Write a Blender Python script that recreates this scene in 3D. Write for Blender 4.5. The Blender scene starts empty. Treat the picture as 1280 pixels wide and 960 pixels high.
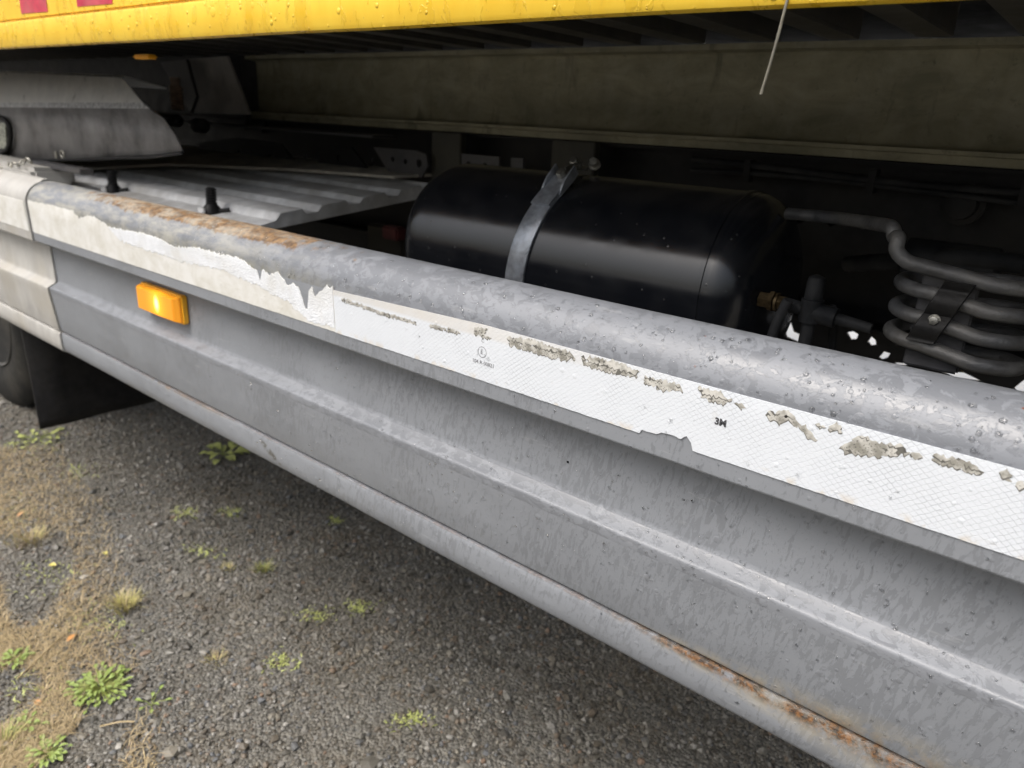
import bpy, bmesh, math, random
import numpy as np
from mathutils import Vector, Matrix, noise
R = math.radians
random.seed(7); rng = np.random.default_rng(7)
S = bpy.context.scene; COL = S.collection

# ------------------------------------------------------------------ camera
F = 915.0; W0, H0 = 1280.0, 960.0; EYE = Vector((0, 0, 1.1))
ax = -np.array([-560 - 640, 91 - 480, F]); ax /= np.linalg.norm(ax)
_b = F * F / (389 - 1200 * .05); az = -np.array([-.05 * _b, _b, F]); az /= np.linalg.norm(az)
ay = np.cross(az, ax)
cam = bpy.data.cameras.new('camera'); camo = bpy.data.objects.new('camera', cam); COL.objects.link(camo)
camo.matrix_world = Matrix(((ax[0], -ax[1], -ax[2], EYE.x), (ay[0], -ay[1], -ay[2], EYE.y), (az[0], -az[1], -az[2], EYE.z), (0, 0, 0, 1)))
cam.sensor_width = 36; cam.lens = F / W0 * 36; cam.clip_start = .02; cam.clip_end = 2000
cam.dof.use_dof = True; cam.dof.focus_distance = .68; cam.dof.aperture_fstop = 7.2
S.camera = camo
# ------------------------------------------------------------------ sky, sun, exposure
SUN_EL, SUN_AZ = R(58), R(200)          # overcast: a broad soft sun in front of the truck's side
w = bpy.data.worlds.new('World'); S.world = w; w.use_nodes = True
nt = w.node_tree; bg = nt.nodes['Background']
sky = nt.nodes.new('ShaderNodeTexSky'); sky.sky_type = 'NISHITA'; sky.sun_disc = False
sky.sun_elevation = SUN_EL; sky.sun_rotation = SUN_AZ; sky.dust_density = 6; sky.air_density = 1.2
hs = nt.nodes.new('ShaderNodeHueSaturation'); hs.inputs['Saturation'].default_value = .5
nt.links.new(sky.outputs[0], hs.inputs['Color']); # an overcast sky is about three times brighter overhead than at the horizon
tc_ = nt.nodes.new('ShaderNodeTexCoord'); sx_ = nt.nodes.new('ShaderNodeSeparateXYZ'); nt.links.new(tc_.outputs['Generated'], sx_.inputs[0])
mr_ = nt.nodes.new('ShaderNodeMapRange'); nt.links.new(sx_.outputs[2], mr_.inputs[0]); mr_.inputs[1].default_value = 0; mr_.inputs[2].default_value = 1; mr_.inputs[3].default_value = .55; mr_.inputs[4].default_value = 1.9
vm_ = nt.nodes.new('ShaderNodeVectorMath'); vm_.operation = 'SCALE'; nt.links.new(hs.outputs[0], vm_.inputs[0]); nt.links.new(mr_.outputs[0], vm_.inputs['Scale'])
nt.links.new(vm_.outputs[0], bg.inputs[0]); bg.inputs[1].default_value = .15
sl = bpy.data.lights.new('sun', 'SUN'); sl.energy = 1.2; sl.angle = R(40); sl.color = (1, .975, .94)
so = bpy.data.objects.new('sun', sl); COL.objects.link(so)
sd = Vector((math.sin(SUN_AZ) * math.cos(SUN_EL), math.cos(SUN_AZ) * math.cos(SUN_EL), math.sin(SUN_EL)))
so.rotation_euler = sd.to_track_quat('Z', 'Y').to_euler()
S.view_settings.view_transform = 'Standard'; S.view_settings.look = 'None'
S.view_settings.exposure = 0.2; S.view_settings.gamma = 1

# ------------------------------------------------------------------ helpers
def at(px, py, **k):
    """point of the place seen at a pixel of the photograph, on the plane x=, y= or z= given"""
    d = np.array([px - 640, py - 480, F]); r = np.array([d @ ax, d @ ay, d @ az])
    a, v = list(k.items())[0]; i = 'xyz'.index(a)
    t = (v - EYE[i]) / r[i]
    return Vector((r[0] * t, r[1] * t, EYE.z + r[2] * t))
def proj(P):
    v = np.asarray(P) - np.array(EYE)
    c = v[..., 0:1] * ax + v[..., 1:2] * ay + v[..., 2:3] * az
    return 640 + F * c[..., 0] / c[..., 2], 480 + F * c[..., 1] / c[..., 2], c[..., 2]
def tag(o, label=None, cat=None, group=None, kind=None):
    if label: o['label'] = label
    if cat: o['category'] = cat
    if group: o['group'] = group
    if kind: o['kind'] = kind
    return o
def empty(name, loc=(0, 0, 0)):
    o = bpy.data.objects.new(name, None); o.empty_display_size = .1; COL.objects.link(o); o.location = loc; return o
def link(name, me, mats=None, parent=None, smooth=None):
    if mats is not None:
        for m in (mats if isinstance(mats, (list, tuple)) else [mats]): me.materials.append(m)
    o = bpy.data.objects.new(name, me); COL.objects.link(o)
    if parent is not None: o.parent = parent
    if smooth is not None:
        me.shade_smooth(); me.set_sharp_from_angle(angle=R(smooth))
    return o
def fin(name, bm, mats, parent=None, smooth=None, bevel=0):
    if bevel:
        bmesh.ops.bevel(bm, geom=list(bm.edges), offset=bevel, segments=2, affect='EDGES', clamp_overlap=True)
    bmesh.ops.recalc_face_normals(bm, faces=bm.faces)
    me = bpy.data.meshes.new(name); bm.to_mesh(me); bm.free()
    return link(name, me, mats, parent, smooth)
def box(bm, x0, x1, y0, y1, z0, z1):
    v = [bm.verts.new((x, y, z)) for x in (x0, x1) for y in (y0, y1) for z in (z0, z1)]
    for f in ((0, 1, 3, 2), (4, 6, 7, 5), (0, 4, 5, 1), (2, 3, 7, 6), (0, 2, 6, 4), (1, 5, 7, 3)): bm.faces.new([v[i] for i in f])
    return v
def bx(name, dims, mat, parent, bevel=.002):
    bm = bmesh.new(); box(bm, *dims); return fin(name, bm, mat, parent, 35 if bevel else None, bevel)
def prism(bm, pts, off):
    """closed outline pts (3D) pushed by vector off"""
    a = [bm.verts.new(p) for p in pts]; b = [bm.verts.new(Vector(p) + Vector(off)) for p in pts]
    bm.faces.new(a); bm.faces.new(b[::-1])
    for i in range(len(a)):
        j = (i + 1) % len(a); bm.faces.new((a[j], a[i], b[i], b[j]))
def spline(pts, n=8):
    pts = [Vector(p) for p in pts]; q = [pts[0]] + pts + [pts[-1]]; out = []
    for i in range(1, len(q) - 2):
        for k in range(n):
            t = k / n; p0, p1, p2, p3 = q[i - 1:i + 3]
            out.append(.5 * ((2 * p1) + (p2 - p0) * t + (2 * p0 - 5 * p1 + 4 * p2 - p3) * t * t + (3 * p1 - p0 - 3 * p2 + p3) * t ** 3))
    out.append(pts[-1]); return out
def tube(bm, path, r, n=14, cap=True):
    path = [Vector(p) for p in path]; rings = []; up = Vector((0, 0, 1)); N = None
    for i, p in enumerate(path):
        t = (path[min(i + 1, len(path) - 1)] - path[max(i - 1, 0)]).normalized()
        if N is None:
            N = t.cross(up); N = t.orthogonal() if N.length < 1e-3 else N
        N = (N - t * N.dot(t)).normalized(); B = t.cross(N)
        rr = r[i] if isinstance(r, (list, tuple)) else r
        rings.append([bm.verts.new(p + (N * math.cos(2 * math.pi * k / n) + B * math.sin(2 * math.pi * k / n)) * rr) for k in range(n)])
    for a, b in zip(rings, rings[1:]):
        for k in range(n): bm.faces.new((a[k], a[(k + 1) % n], b[(k + 1) % n], b[k]))
    if cap: bm.faces.new(rings[0][::-1]); bm.faces.new(rings[-1])
def lathe(bm, c, axis, prof, n=32):
    """prof = (distance along axis, radius)"""
    A = Vector(axis).normalized(); N = A.orthogonal().normalized(); B = A.cross(N); c = Vector(c); rings = []
    for h, r in prof:
        rings.append([bm.verts.new(c + A * h + (N * math.cos(2 * math.pi * k / n) + B * math.sin(2 * math.pi * k / n)) * max(r, 1e-5)) for k in range(n)])
    for a, b in zip(rings, rings[1:]):
        for k in range(n): bm.faces.new((a[k], a[(k + 1) % n], b[(k + 1) % n], b[k]))
    bm.faces.new(rings[0][::-1]); bm.faces.new(rings[-1])
def bolt(name, c, axis, r, mat, parent, h=None):
    h = h or r * .8; bm = bmesh.new()
    lathe(bm, c, axis, [(0, r * 1.35), (h * .25, r * 1.35), (h * .25 + 1e-4, r * .2)], 20)
    lathe(bm, c, axis, [(h * .25, r), (h * .95, r), (h, r * .85)], 6)
    return fin(name, bm, mat, parent, 30)
def flat(name, loops, y, thick, mat, parent):
    """2D outlines (x, z) filled with holes, standing in the plane y"""
    cu = bpy.data.curves.new(name, 'CURVE'); cu.dimensions = '2D'; cu.fill_mode = 'BOTH'; cu.extrude = thick / 2
    for lp in loops:
        s = cu.splines.new('POLY'); s.points.add(len(lp) - 1); s.use_cyclic_u = True
        for i, (a, b) in enumerate(lp): s.points[i].co = (a, b, 0, 1)
    return curve_mesh(name, cu, Matrix.Translation((0, y, 0)) @ Matrix.Rotation(R(90), 4, 'X'), mat, parent)
def curve_mesh(name, cu, M, mat, parent):
    t = bpy.data.objects.new('tmp', cu); COL.objects.link(t)
    dg = bpy.context.evaluated_depsgraph_get(); me = bpy.data.meshes.new_from_object(t.evaluated_get(dg), depsgraph=dg)
    bpy.data.objects.remove(t); bpy.data.curves.remove(cu); me.transform(M); me.name = name
    me.materials.clear(); return link(name, me, mat, parent)
def text(name, s, size, loc, mat, parent, shear=0, ang=0, offs=0):
    cu = bpy.data.curves.new(name, 'FONT'); cu.body = s; cu.size = size; cu.align_x = 'CENTER'; cu.align_y = 'CENTER'; cu.extrude = .00008; cu.offset = offs; cu.resolution_u = 3; cu.shear = shear
    return curve_mesh(name, cu, Matrix.Translation(loc) @ Matrix.Rotation(ang, 4, 'Y') @ Matrix.Rotation(R(90), 4, 'X'), mat, parent)

# ------------------------------------------------------------------ node helper
class NB:
    def __init__(s, name):
        s.m = bpy.data.materials.new(name); s.m.use_nodes = True; s.t = s.m.node_tree
        s.b = s.t.nodes['Principled BSDF']; s.co = s.n('TexCoord').outputs['Object']
    def n(s, ty, **k):
        nd = s.t.nodes.new('ShaderNode' + ty)
        for a, v in k.items(): setattr(nd, a, v)
        return nd
    def put(s, sock, v):
        if isinstance(v, bpy.types.NodeSocket): s.t.links.new(v, sock)
        elif v is not None:
            if hasattr(sock.default_value, '__len__') and not hasattr(v, '__len__'): v = (v, v, v) if len(sock.default_value) == 3 else (v, v, v, 1)
            if hasattr(v, '__len__') and len(v) == 3 and len(sock.default_value) == 4: v = (*v, 1)
            sock.default_value = v
    def math(s, op, a, b=None, c=None, clamp=False):
        nd = s.n('Math', operation=op, use_clamp=clamp); s.put(nd.inputs[0], a); s.put(nd.inputs[1], b)
        if c is not None: s.put(nd.inputs[2], c)
        return nd.outputs[0]
    def mul(s, a, b): return s.math('MULTIPLY', a, b)
    def add(s, a, b): return s.math('ADD', a, b)
    def scl(s, sx, sy, sz, co=None, loc=(0, 0, 0), rot=(0, 0, 0)):
        nd = s.n('Mapping'); s.put(nd.inputs[0], co or s.co); nd.inputs['Scale'].default_value = (sx, sy, sz); nd.inputs['Location'].default_value = loc; nd.inputs['Rotation'].default_value = rot
        return nd.outputs[0]
    def noise(s, scale, det=4, rough=.55, dist=0, co=None, out=0):
        nd = s.n('TexNoise'); s.put(nd.inputs['Vector'], co or s.co); nd.inputs['Scale'].default_value = scale; nd.inputs['Detail'].default_value = det
        nd.inputs['Roughness'].default_value = rough; nd.inputs['Distortion'].default_value = dist; return nd.outputs[out]
    def vor(s, scale, feat='F1', co=None, out='Distance', rnd=1):
        nd = s.n('TexVoronoi', feature=feat); s.put(nd.inputs['Vector'], co or s.co); nd.inputs['Scale'].default_value = scale; nd.inputs['Randomness'].default_value = rnd; return nd.outputs[out]
    def step(s, v, lo, hi, a=0., b=1.):
        nd = s.n('MapRange', clamp=True); s.put(nd.inputs[0], v)
        for i, x in enumerate((lo, hi, a, b)): nd.inputs[i + 1].default_value = x
        return nd.outputs[0]
    def mix(s, f, a, b):
        nd = s.n('Mix', data_type='RGBA'); s.put(nd.inputs[0], f); s.put(nd.inputs[6], a); s.put(nd.inputs[7], b); return nd.outputs[2]
    def xyz(s, co=None):
        nd = s.n('SeparateXYZ'); s.put(nd.inputs[0], co or s.co); return nd.outputs
    def bump(s, h, d=.001, st=1., nrm=None):
        nd = s.n('Bump'); s.put(nd.inputs['Height'], h); nd.inputs['Distance'].default_value = d; nd.inputs['Strength'].default_value = st
        if nrm: s.put(nd.inputs['Normal'], nrm)
        return nd.outputs[0]
    def done(s, col=None, rough=None, metal=None, nrm=None, spec=None, emis=None, est=None, coat=None, sheen=None):
        i = s.b.inputs
        for k, v in (('Base Color', col), ('Roughness', rough), ('Metallic', metal), ('Normal', nrm), ('Specular IOR Level', spec), ('Emission Color', emis), ('Emission Strength', est), ('Coat Weight', coat)):
            if v is not None: s.put(i[k], v)
        return s.m
def simple(name, col, rough=.5, metal=0., var=.25, sc=30, bump=.0004, dust=None, dustamt=.3):
    b = NB(name); n1 = b.noise(sc, 5, .6); n2 = b.noise(sc * .2, 3)
    c = b.mix(b.step(n1, .35, .7), tuple(x * (1 - var) for x in col), tuple(min(1, x * (1 + var)) for x in col))
    if dust:
        c = b.mix(b.mul(b.step(n2, .4, .68), dustamt), c, dust)
    return b.done(c, b.step(n1, .3, .7, rough * .8, min(1, rough * 1.2)), metal, b.bump(b.noise(sc * 4, 3), bump), spec=.2 if max(col) < .03 else .5)

# ------------------------------------------------------------------ materials
def drops(b, scale, lo, co=None):
    """small standing drops: hemispheres in some voronoi cells"""
    d = b.vor(scale, co=co); c = b.vor(scale, co=co, out='Color')
    r = b.step(b.xyz(c)[0], lo, 1, 0, .42)
    k = b.math('SUBTRACT', 1, b.math('DIVIDE', d, b.math('MAXIMUM', r, .001)), clamp=True)
    return b.math('POWER', k, .5)
def guard_paint(name, kind, base):
    b = NB(name); X, Y, Z = b.xyz()
    # water lying on the paint: darker and glossier with a hard edge
    if kind == 'side':
        lean = b.n('CombineXYZ'); b.put(lean.inputs[0], b.add(X, b.mul(Z, -.2))); b.put(lean.inputs[2], Z)
        co = b.scl(200, 1, 52, lean.outputs[0]); n = b.noise(1, 6, .65, .7, co); n2 = b.noise(1, 5, .65, .5, b.scl(300, 1, 120, lean.outputs[0]))
        big = b.noise(7, 2)
        wet = b.math('MAXIMUM', b.step(b.add(n, b.mul(b.math('SUBTRACT', big, .5), .5)), .555, .566), b.mul(b.step(n2, .60, .62), .9))
        ht = wet
    else:
        co = b.scl(62, 62, 85); n = b.noise(1, 8, .7, .7, co); n3 = b.noise(2.6, 5, .6, .6, co); big = b.noise(6, 2)
        wet = b.math('MAXIMUM', b.step(b.add(n, b.mul(b.math('SUBTRACT', big, .5), .35)), .50, .515), b.step(n3, .62, .635))
        ht = wet
    fine = b.noise(9, 6, .65)
    base2 = tuple(x * .86 for x in base); wetc = tuple(x * .75 for x in base)
    if kind == 'top': wetc = tuple(x * .72 for x in base)
    c = b.mix(b.step(fine, .3, .7), base2, base); c = b.mix(b.mul(wet, .85), c, wetc)
    dr = drops(b, 170, .8); dr2 = drops(b, 85, .9)
    # pale dusty scuffs
    sc = b.step(b.noise(1, 6, .7, 0, b.scl(14, 30, 90)), .62, .75); c = b.mix(b.mul(sc, .25), c, (.5, .5, .49))
    metal = 0.0
    speck = b.step(b.vor(260), .10, .06); speck = b.mul(speck, b.step(b.noise(12, 2), .5, .6)); c = b.mix(b.mul(speck, .35), c, (.08, .075, .065))
    rust1 = b.noise(45, 7, .7, .3)
    if kind == 'top':
        # grime and rust on the back of the top roll, where the photograph shows it
        m = b.mul(b.step(X, -1.72, -1.45), b.step(X, -.58, -.92)); zz = b.step(Y, .577, .592)
        r = b.step(b.add(b.add(b.mul(b.mul(m, zz), .55), b.mul(rust1, .9)), b.mul(b.noise(7, 3), .35)), .98, 1.10)
        rc = b.mix(b.step(b.noise(120, 4), .4, .65), (.09, .045, .014), (.27, .145, .045))
        c = b.mix(b.mul(r, .9), c, rc)
        g = b.mul(b.step(X, -.75, -1.1), b.step(b.noise(1, 6, .7, .2, b.scl(20, 60, 60)), .42, .62)); c = b.mix(b.mul(g, .55), c, (.46, .44, .37))
        g2 = b.mul(b.mul(b.step(X, -.68, -.86), b.step(Z, .905, .888)), b.step(b.noise(1, 6, .7, .2, b.scl(60, 60, 25)), .35, .6)); c = b.mix(b.mul(g2, .6), c, (.20, .19, .14))
        sp2 = b.mul(b.step(b.vor(45), .06, .04), b.step(X, -.4, 0)); c = b.mix(sp2, c, (.2, .06, .03))
    if kind == 'side':
        dz = b.math('ABSOLUTE', b.math('SUBTRACT', Z, .6005))
        mx = b.math('MAXIMUM', b.step(X, -.34, -.04, .1, 1.2), b.mul(b.mul(b.step(X, -1.5, -1.3), b.step(X, -1.0, -1.15)), .25))
        mx = b.math('MAXIMUM', mx, b.step(X, -.75, -.3, .04, .14))
        low = b.step(b.math('SUBTRACT', .603, Z), -.003, .004, .55, 1)
        r = b.mul(b.step(b.add(b.mul(rust1, .9), b.mul(b.noise(18, 3), .5)), .56, .74), b.step(b.math('DIVIDE', dz, b.add(b.mul(mx, .017), .0002)), 1., .3))
        r = b.mul(b.mul(r, low), b.step(mx, .08, .5, .3, 1))
        rc = b.mix(b.step(b.noise(200, 5, .7), .42, .62), (.02, .010, .006), (.20, .082, .018))
        halo = b.mul(b.step(b.math('DIVIDE', dz, b.add(b.mul(mx, .032), .0002)), 1, .2), b.step(rust1, .38, .6))
        c = b.mix(b.mul(b.mul(halo, .5), b.step(mx, .1, .5)), c, (.50, .42, .26)); c = b.mix(b.mul(r, .95), c, rc)
        # one dark scrape low on the roll
        sx = b.math('ABSOLUTE', b.add(b.math('SUBTRACT', X, -.965), b.mul(b.math('SUBTRACT', Z, .575), 1.6)))
        scr = b.mul(b.mul(b.step(sx, .016, .004), b.step(Z, .595, .588)), b.step(b.noise(160, 4), .42, .55)); scr = b.mul(scr, b.step(Z, .560, .566))
        c = b.mix(scr, c, (.09, .085, .07))
    else: r = b.mul(r, 1) if kind == 'top' else 0.
    h = b.add(b.add(b.mul(ht, .22), b.mul(dr, 1.2)), b.mul(dr2, 1.8))
    rough = b.step(wet, 0, 1, .46, .30); rough = b.math('MAXIMUM', rough, b.mul(r, .8)) if kind != 'ledge' else rough
    nr = b.bump(h, .0006, .5); nr = b.bump(b.add(b.noise(400, 3), b.mul(b.mul(r, 1.) , b.mul(rust1, 6))), .00025, .6, nr)
    return b.done(c, rough, metal, nr, coat=None)
GREY = (.240, .253, .272)
m_side = guard_paint('grey_paint_streaked', 'side', GREY)
m_top = guard_paint('grey_paint_wet_top', 'top', (.205, .217, .238))
m_ledge = guard_paint('grey_paint_ledge', 'ledge', (.215, .226, .244))
def white_guard():
    b = NB('dirty_white_paint'); n = b.noise(1, 6, .65, .2, b.scl(40, 10, 14)); n2 = b.noise(8, 5)
    c = b.mix(b.step(n, .35, .7), (.36, .35, .33), (.48, .47, .44)); c = b.mix(b.mul(b.step(n2, .5, .7), .5), c, (.34, .31, .25))
    return b.done(c, b.step(n, .3, .7, .35, .6), nrm=b.bump(b.add(drops(b, 160, .75), b.noise(200, 3)), .0004, .6))
m_white = white_guard()
def tape_mat():
    b = NB('white_reflective_tape'); X, Y, Z = b.xyz(); p = .0066
    wob = b.mul(b.math('SUBTRACT', b.noise(190, 3), .5), .0042)
    u = b.math('DIVIDE', b.add(b.add(X, b.mul(Z, 1.25)), wob), p); v = b.math('DIVIDE', b.add(b.math('SUBTRACT', X, b.mul(Z, 1.25)), wob), p)
    l = b.math('MAXIMUM', *[b.step(b.math('ABSOLUTE', b.math('SUBTRACT', b.math('FRACT', q), .5)), .435, .475) for q in (u, v)])
    fine = b.noise(1, 3, .5, 0, b.scl(900, 900, 900)); n = b.noise(14, 5, .6)
    c = b.mix(b.mul(l, b.step(b.noise(22, 4), .38, .62, .10, .75)), (.675, .705, .74), (.42, .44, .47))
    c = b.mix(b.mul(b.step(fine, .45, .62), .12), c, (.52, .55, .6))
    cream = b.mul(b.step(Z, .877, .881), b.step(X, -.25, -.5)); c = b.mix(b.mul(cream, b.step(n, .3, .6, .35, .8)), c, (.60, .57, .52))
    low = b.mul(b.step(Z, .836, .830), b.step(b.noise(60, 4), .5, .6)); c = b.mix(b.mul(low, .5), c, (.6, .52, .4))
    dirt = b.step(b.noise(55, 6, .7), .64, .72); c = b.mix(b.mul(dirt, .3), c, (.55, .53, .48))
    h = b.add(b.mul(l, -1.), b.mul(drops(b, 140, .86), 2.2))
    return b.done(c, .3, nrm=b.bump(h, .00035, .6))
m_tape = tape_mat()
def old_tape():
    b = NB('cream_weathered_tape'); n = b.noise(26, 6, .65, .4); n2 = b.noise(1, 5, .6, 0, b.scl(20, 20, 90))
    c = b.mix(b.step(n, .4, .65), (.68, .675, .645), (.57, .555, .50)); c = b.mix(b.mul(b.step(n2, .55, .75), .4), c, (.5, .48, .4))
    return b.done(c, .5, nrm=b.bump(b.add(n, drops(b, 120, .8)), .0006, .5))
m_oldtape = old_tape()
m_torn = simple('torn_white_backing', (.70, .72, .745), .6, 0, .06, 90, .0012, (.56, .55, .50), .6)
m_worn = NB('bared_tape_cells')
_n = m_worn.noise(120, 5, .6); m_worn = m_worn.done(m_worn.mix(m_worn.step(_n, .38, .62), (.25, .24, .205), (.56, .545, .50)), .5, nrm=m_worn.bump(_n, .0006))
m_edgeshade = simple('painted_edge_shade', (.13, .125, .11), .6, 0, .3, 300, .0002)
m_print = simple('grey_print', (.17, .17, .18), .6, 0, .2, 400, 0.00001)
def yellow():
    b = NB('yellow_paint'); X, Y, Z = b.xyz(); n = b.noise(1, 5, .6, .3, b.scl(25, 10, 10)); n2 = b.noise(1, 6, .7, .2, b.scl(90, 20, 35))
    c = b.mix(b.step(n, .35, .7), (.80, .50, .030), (.86, .58, .05))
    mud = b.mul(b.step(n2, .60, .72), b.step(X, -.6, -1.4, .15, .75)); c = b.mix(mud, c, (.38, .27, .07))
    chip = b.mul(b.step(b.noise(70, 4, .7), .68, .70), b.step(Z, 1.196, 1.188)); c = b.mix(chip, c, (.22, .19, .16))
    wet = b.step(b.noise(1, 5, .6, .8, b.scl(60, 60, 22)), .56, .58)
    return b.done(b.mix(b.mul(wet, .2), c, (.55, .33, .01)), b.step(wet, 0, 1, .35, .2), nrm=b.bump(b.add(b.mul(wet, .3), b.add(b.mul(drops(b, 110, .72), 1.6), drops(b, 55, .85))), .0011, .9))
m_yellow = yellow()
m_red = simple('red_decal', (.55, .035, .075), .4, 0, .2, 60, .0002, (.5, .25, .2), .3)
def galv():
    b = NB('olive_stained_galvanised_steel'); n = b.noise(1, 7, .7, .5, b.scl(9, 9, 20)); n2 = b.noise(1, 7, .7, .3, b.scl(16, 16, 11)); n3 = b.noise(60, 5, .7)
    c = b.mix(b.step(n, .35, .65), (.21, .20, .13), (.36, .335, .23)); c = b.mix(b.mul(b.step(n2, .48, .72), .55), c, (.40, .38, .29)); c = b.mix(b.mul(b.step(n3, .60, .72), .6), c, (.06, .06, .035))
    v = b.step(b.noise(1, 5, .65, .6, b.scl(30, 1, 6)), .56, .70); c = b.mix(b.mul(v, .5), c, (.055, .055, .035))
    return b.done(c, .62, .1, b.bump(b.add(n3, n2), .0008, .6))
m_galv = galv()
m_under = simple('dark_underbody', (.025, .024, .021), .7, 0, .3, 25, .001, (.05, .045, .035), .4)
m_cross = simple('grey_cross_member', (.08, .076, .068), .55, .2, .3, 25, .0005, (.22, .2, .16), .4)
m_black = simple('black_chassis_paint', (.013, .0135, .015), .5, 0, .4, 30, .0005, (.035, .032, .027), .5)
m_frame = simple('worn_dark_frame', (.055, .055, .06), .5, .1, .4, 30, .0006, (.13, .12, .11), .5)
def tankm():
    b = NB('black_tank_paint'); n = b.noise(30, 5, .6); d = b.step(b.vor(55), .09, .05)
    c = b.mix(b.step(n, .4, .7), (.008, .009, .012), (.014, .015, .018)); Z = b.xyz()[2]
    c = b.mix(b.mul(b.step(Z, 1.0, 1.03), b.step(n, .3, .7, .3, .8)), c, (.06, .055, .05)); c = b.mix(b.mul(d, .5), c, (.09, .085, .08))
    return b.done(c, b.step(n, .3, .7, .15, .25), nrm=b.bump(b.add(b.mul(b.noise(6, 2), 2), d), .0005, .35), spec=.75)
m_tank = tankm()
m_strap = simple('blued_steel_strap', (.34, .37, .42), .33, .45, .35, 70, .0003, (.33, .31, .28), .4)
m_zinc = simple('zinc_bolt', (.42, .41, .37), .38, .8, .3, 150, .0003, (.3, .25, .15), .3)
m_brass = simple('brass_fitting', (.10, .07, .035), .45, .7, .4, 150, .0004)
m_pipe = simple('grey_oxidised_pipe', (.075, .077, .082), .5, .3, .4, 60, .0007, (.22, .21, .19), .6)
m_hose = simple('black_rubber_hose', (.014, .015, .017), .6, 0, .3, 80, .0005, (.08, .08, .08), .4)
m_rub = simple('black_rubber', (.014, .014, .015), .5, 0, .35, 60, .0006, (.035, .033, .03), .5)
m_alu = simple('grey_ribbed_sheet', (.72, .73, .74), .5, .15, .18, 30, .0005, (.30, .28, .24), .6)
m_deck = simple('grimy_deck_sheet', (.60, .56, .48), .6, .1, .35, 25, .0006, (.32, .30, .26), .6)
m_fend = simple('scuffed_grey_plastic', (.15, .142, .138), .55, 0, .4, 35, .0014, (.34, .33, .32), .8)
m_fendtop_skylit = simple('mudguard_top_sky_lightened', (.74, .73, .70), .32, 0, .12, 22, .0006, (.68, .67, .64), .5)  # top facet lightened: the sky light it catches is put into the colour
m_amber0 = simple('amber_plastic', (.90, .45, .03), .3, 0, .1, 30, .0001)
m_redl = simple('dull_red_plastic', (.06, .012, .012), .5, 0, .3, 30, .0003)
m_rustp = simple('rusty_bellows', (.45, .33, .25), .6, .1, .4, 60, .0006)
m_tyre = simple('tyre_rubber', (.018, .018, .017), .75, 0, .3, 50, .001, (.06, .055, .045), .5)
m_rim = simple('dirty_rim', (.10, .097, .09), .5, .4, .3, 40, .0004)
def lensm():
    b = NB('lit_amber_lens'); g = b.n('NewGeometry').outputs['Position']; c = at(200, 379, y=.590)
    v = b.n('VectorMath', operation='SUBTRACT'); b.put(v.inputs[0], g); v.inputs[1].default_value = c
    s = b.n('VectorMath', operation='MULTIPLY'); b.put(s.inputs[0], v.outputs[0]); s.inputs[1].default_value = (1, 0, .62)
    l = b.n('VectorMath', operation='LENGTH'); b.put(l.inputs[0], s.outputs[0]); d = l.outputs['Value']
    rb = b.math('ABSOLUTE', b.math('SUBTRACT', b.math('FRACT', b.mul(b.xyz()[0], 240)), .5))
    hot = b.step(d, .011, .004); mid = b.step(d, .05, .008); mid = b.math('POWER', mid, 2)
    e = b.add(b.add(b.mul(hot, 1.6), b.mul(mid, .9)), .16); ec = b.mix(hot, (1, .36, .02), (1, .80, .25))
    return b.done((.78, .30, .015), .25, emis=ec, est=e, nrm=b.bump(rb, .0006, .5))
m_lens = lensm()
def water():
    b = NB('water'); b.b.inputs['Transmission Weight'].default_value = 1; b.b.inputs['IOR'].default_value = 1.33
    return b.done((1, 1, 1), .02)
m_water = water()

# ================================================================== THE SETTING
def ground_mat():
    b = NB('wet_gravel'); v = b.vor(150, out='Color'); g = b.xyz(v)[0]; d = b.vor(150); n = b.noise(3, 5, .6); n2 = b.noise(14, 5, .65)
    c = b.mix(g, (.05, .047, .04), (.19, .18, .155)); c = b.mix(b.mul(b.step(n2, .45, .65), .6), c, (.09, .08, .062)); c = b.mix(b.mul(b.step(n, .55, .75), .4), c, (.18, .14, .085))
    return b.done(c, .6, nrm=b.bump(b.add(b.mul(d, -1), n2), .006, .8))
m_ground = ground_mat()
bm = bmesh.new(); NX = 90
xs = sorted(set([-400, -60, -20, -8] + [round(-5 + 7 * i / 110, 4) for i in range(111)] + [6, 20, 60, 400])); ys = sorted(set([-400, -60, -10, -3] + [round(-.6 + 3.6 * i / 60, 4) for i in range(61)] + [6, 20, 60, 400]))
gz = lambda x, y: .012 * noise.noise(Vector((x * 1.7, y * 1.7, 0))) + .006 * noise.noise(Vector((x * 6, y * 6, 3))) if (-5 < x < 2 and -.6 < y < 3) else 0
gv = [[bm.verts.new((x, y, gz(x, y))) for y in ys] for x in xs]
for i in range(len(xs) - 1):
    for j in range(len(ys) - 1): bm.faces.new((gv[i][j], gv[i + 1][j], gv[i + 1][j + 1], gv[i][j + 1]))
g = fin('ground', bm, m_ground, smooth=60); tag(g, kind='structure')
# pale concrete on the far side of the truck, glimpsed through the gaps under the chassis
bm = bmesh.new(); box(bm, -14, 14, 3.3, 30, -.05, .03)
tag(fin('pavement', bm, simple('pale_concrete', (.72, .72, .71), .7, 0, .06, 6, .001), bevel=.01), kind='structure')

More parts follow.
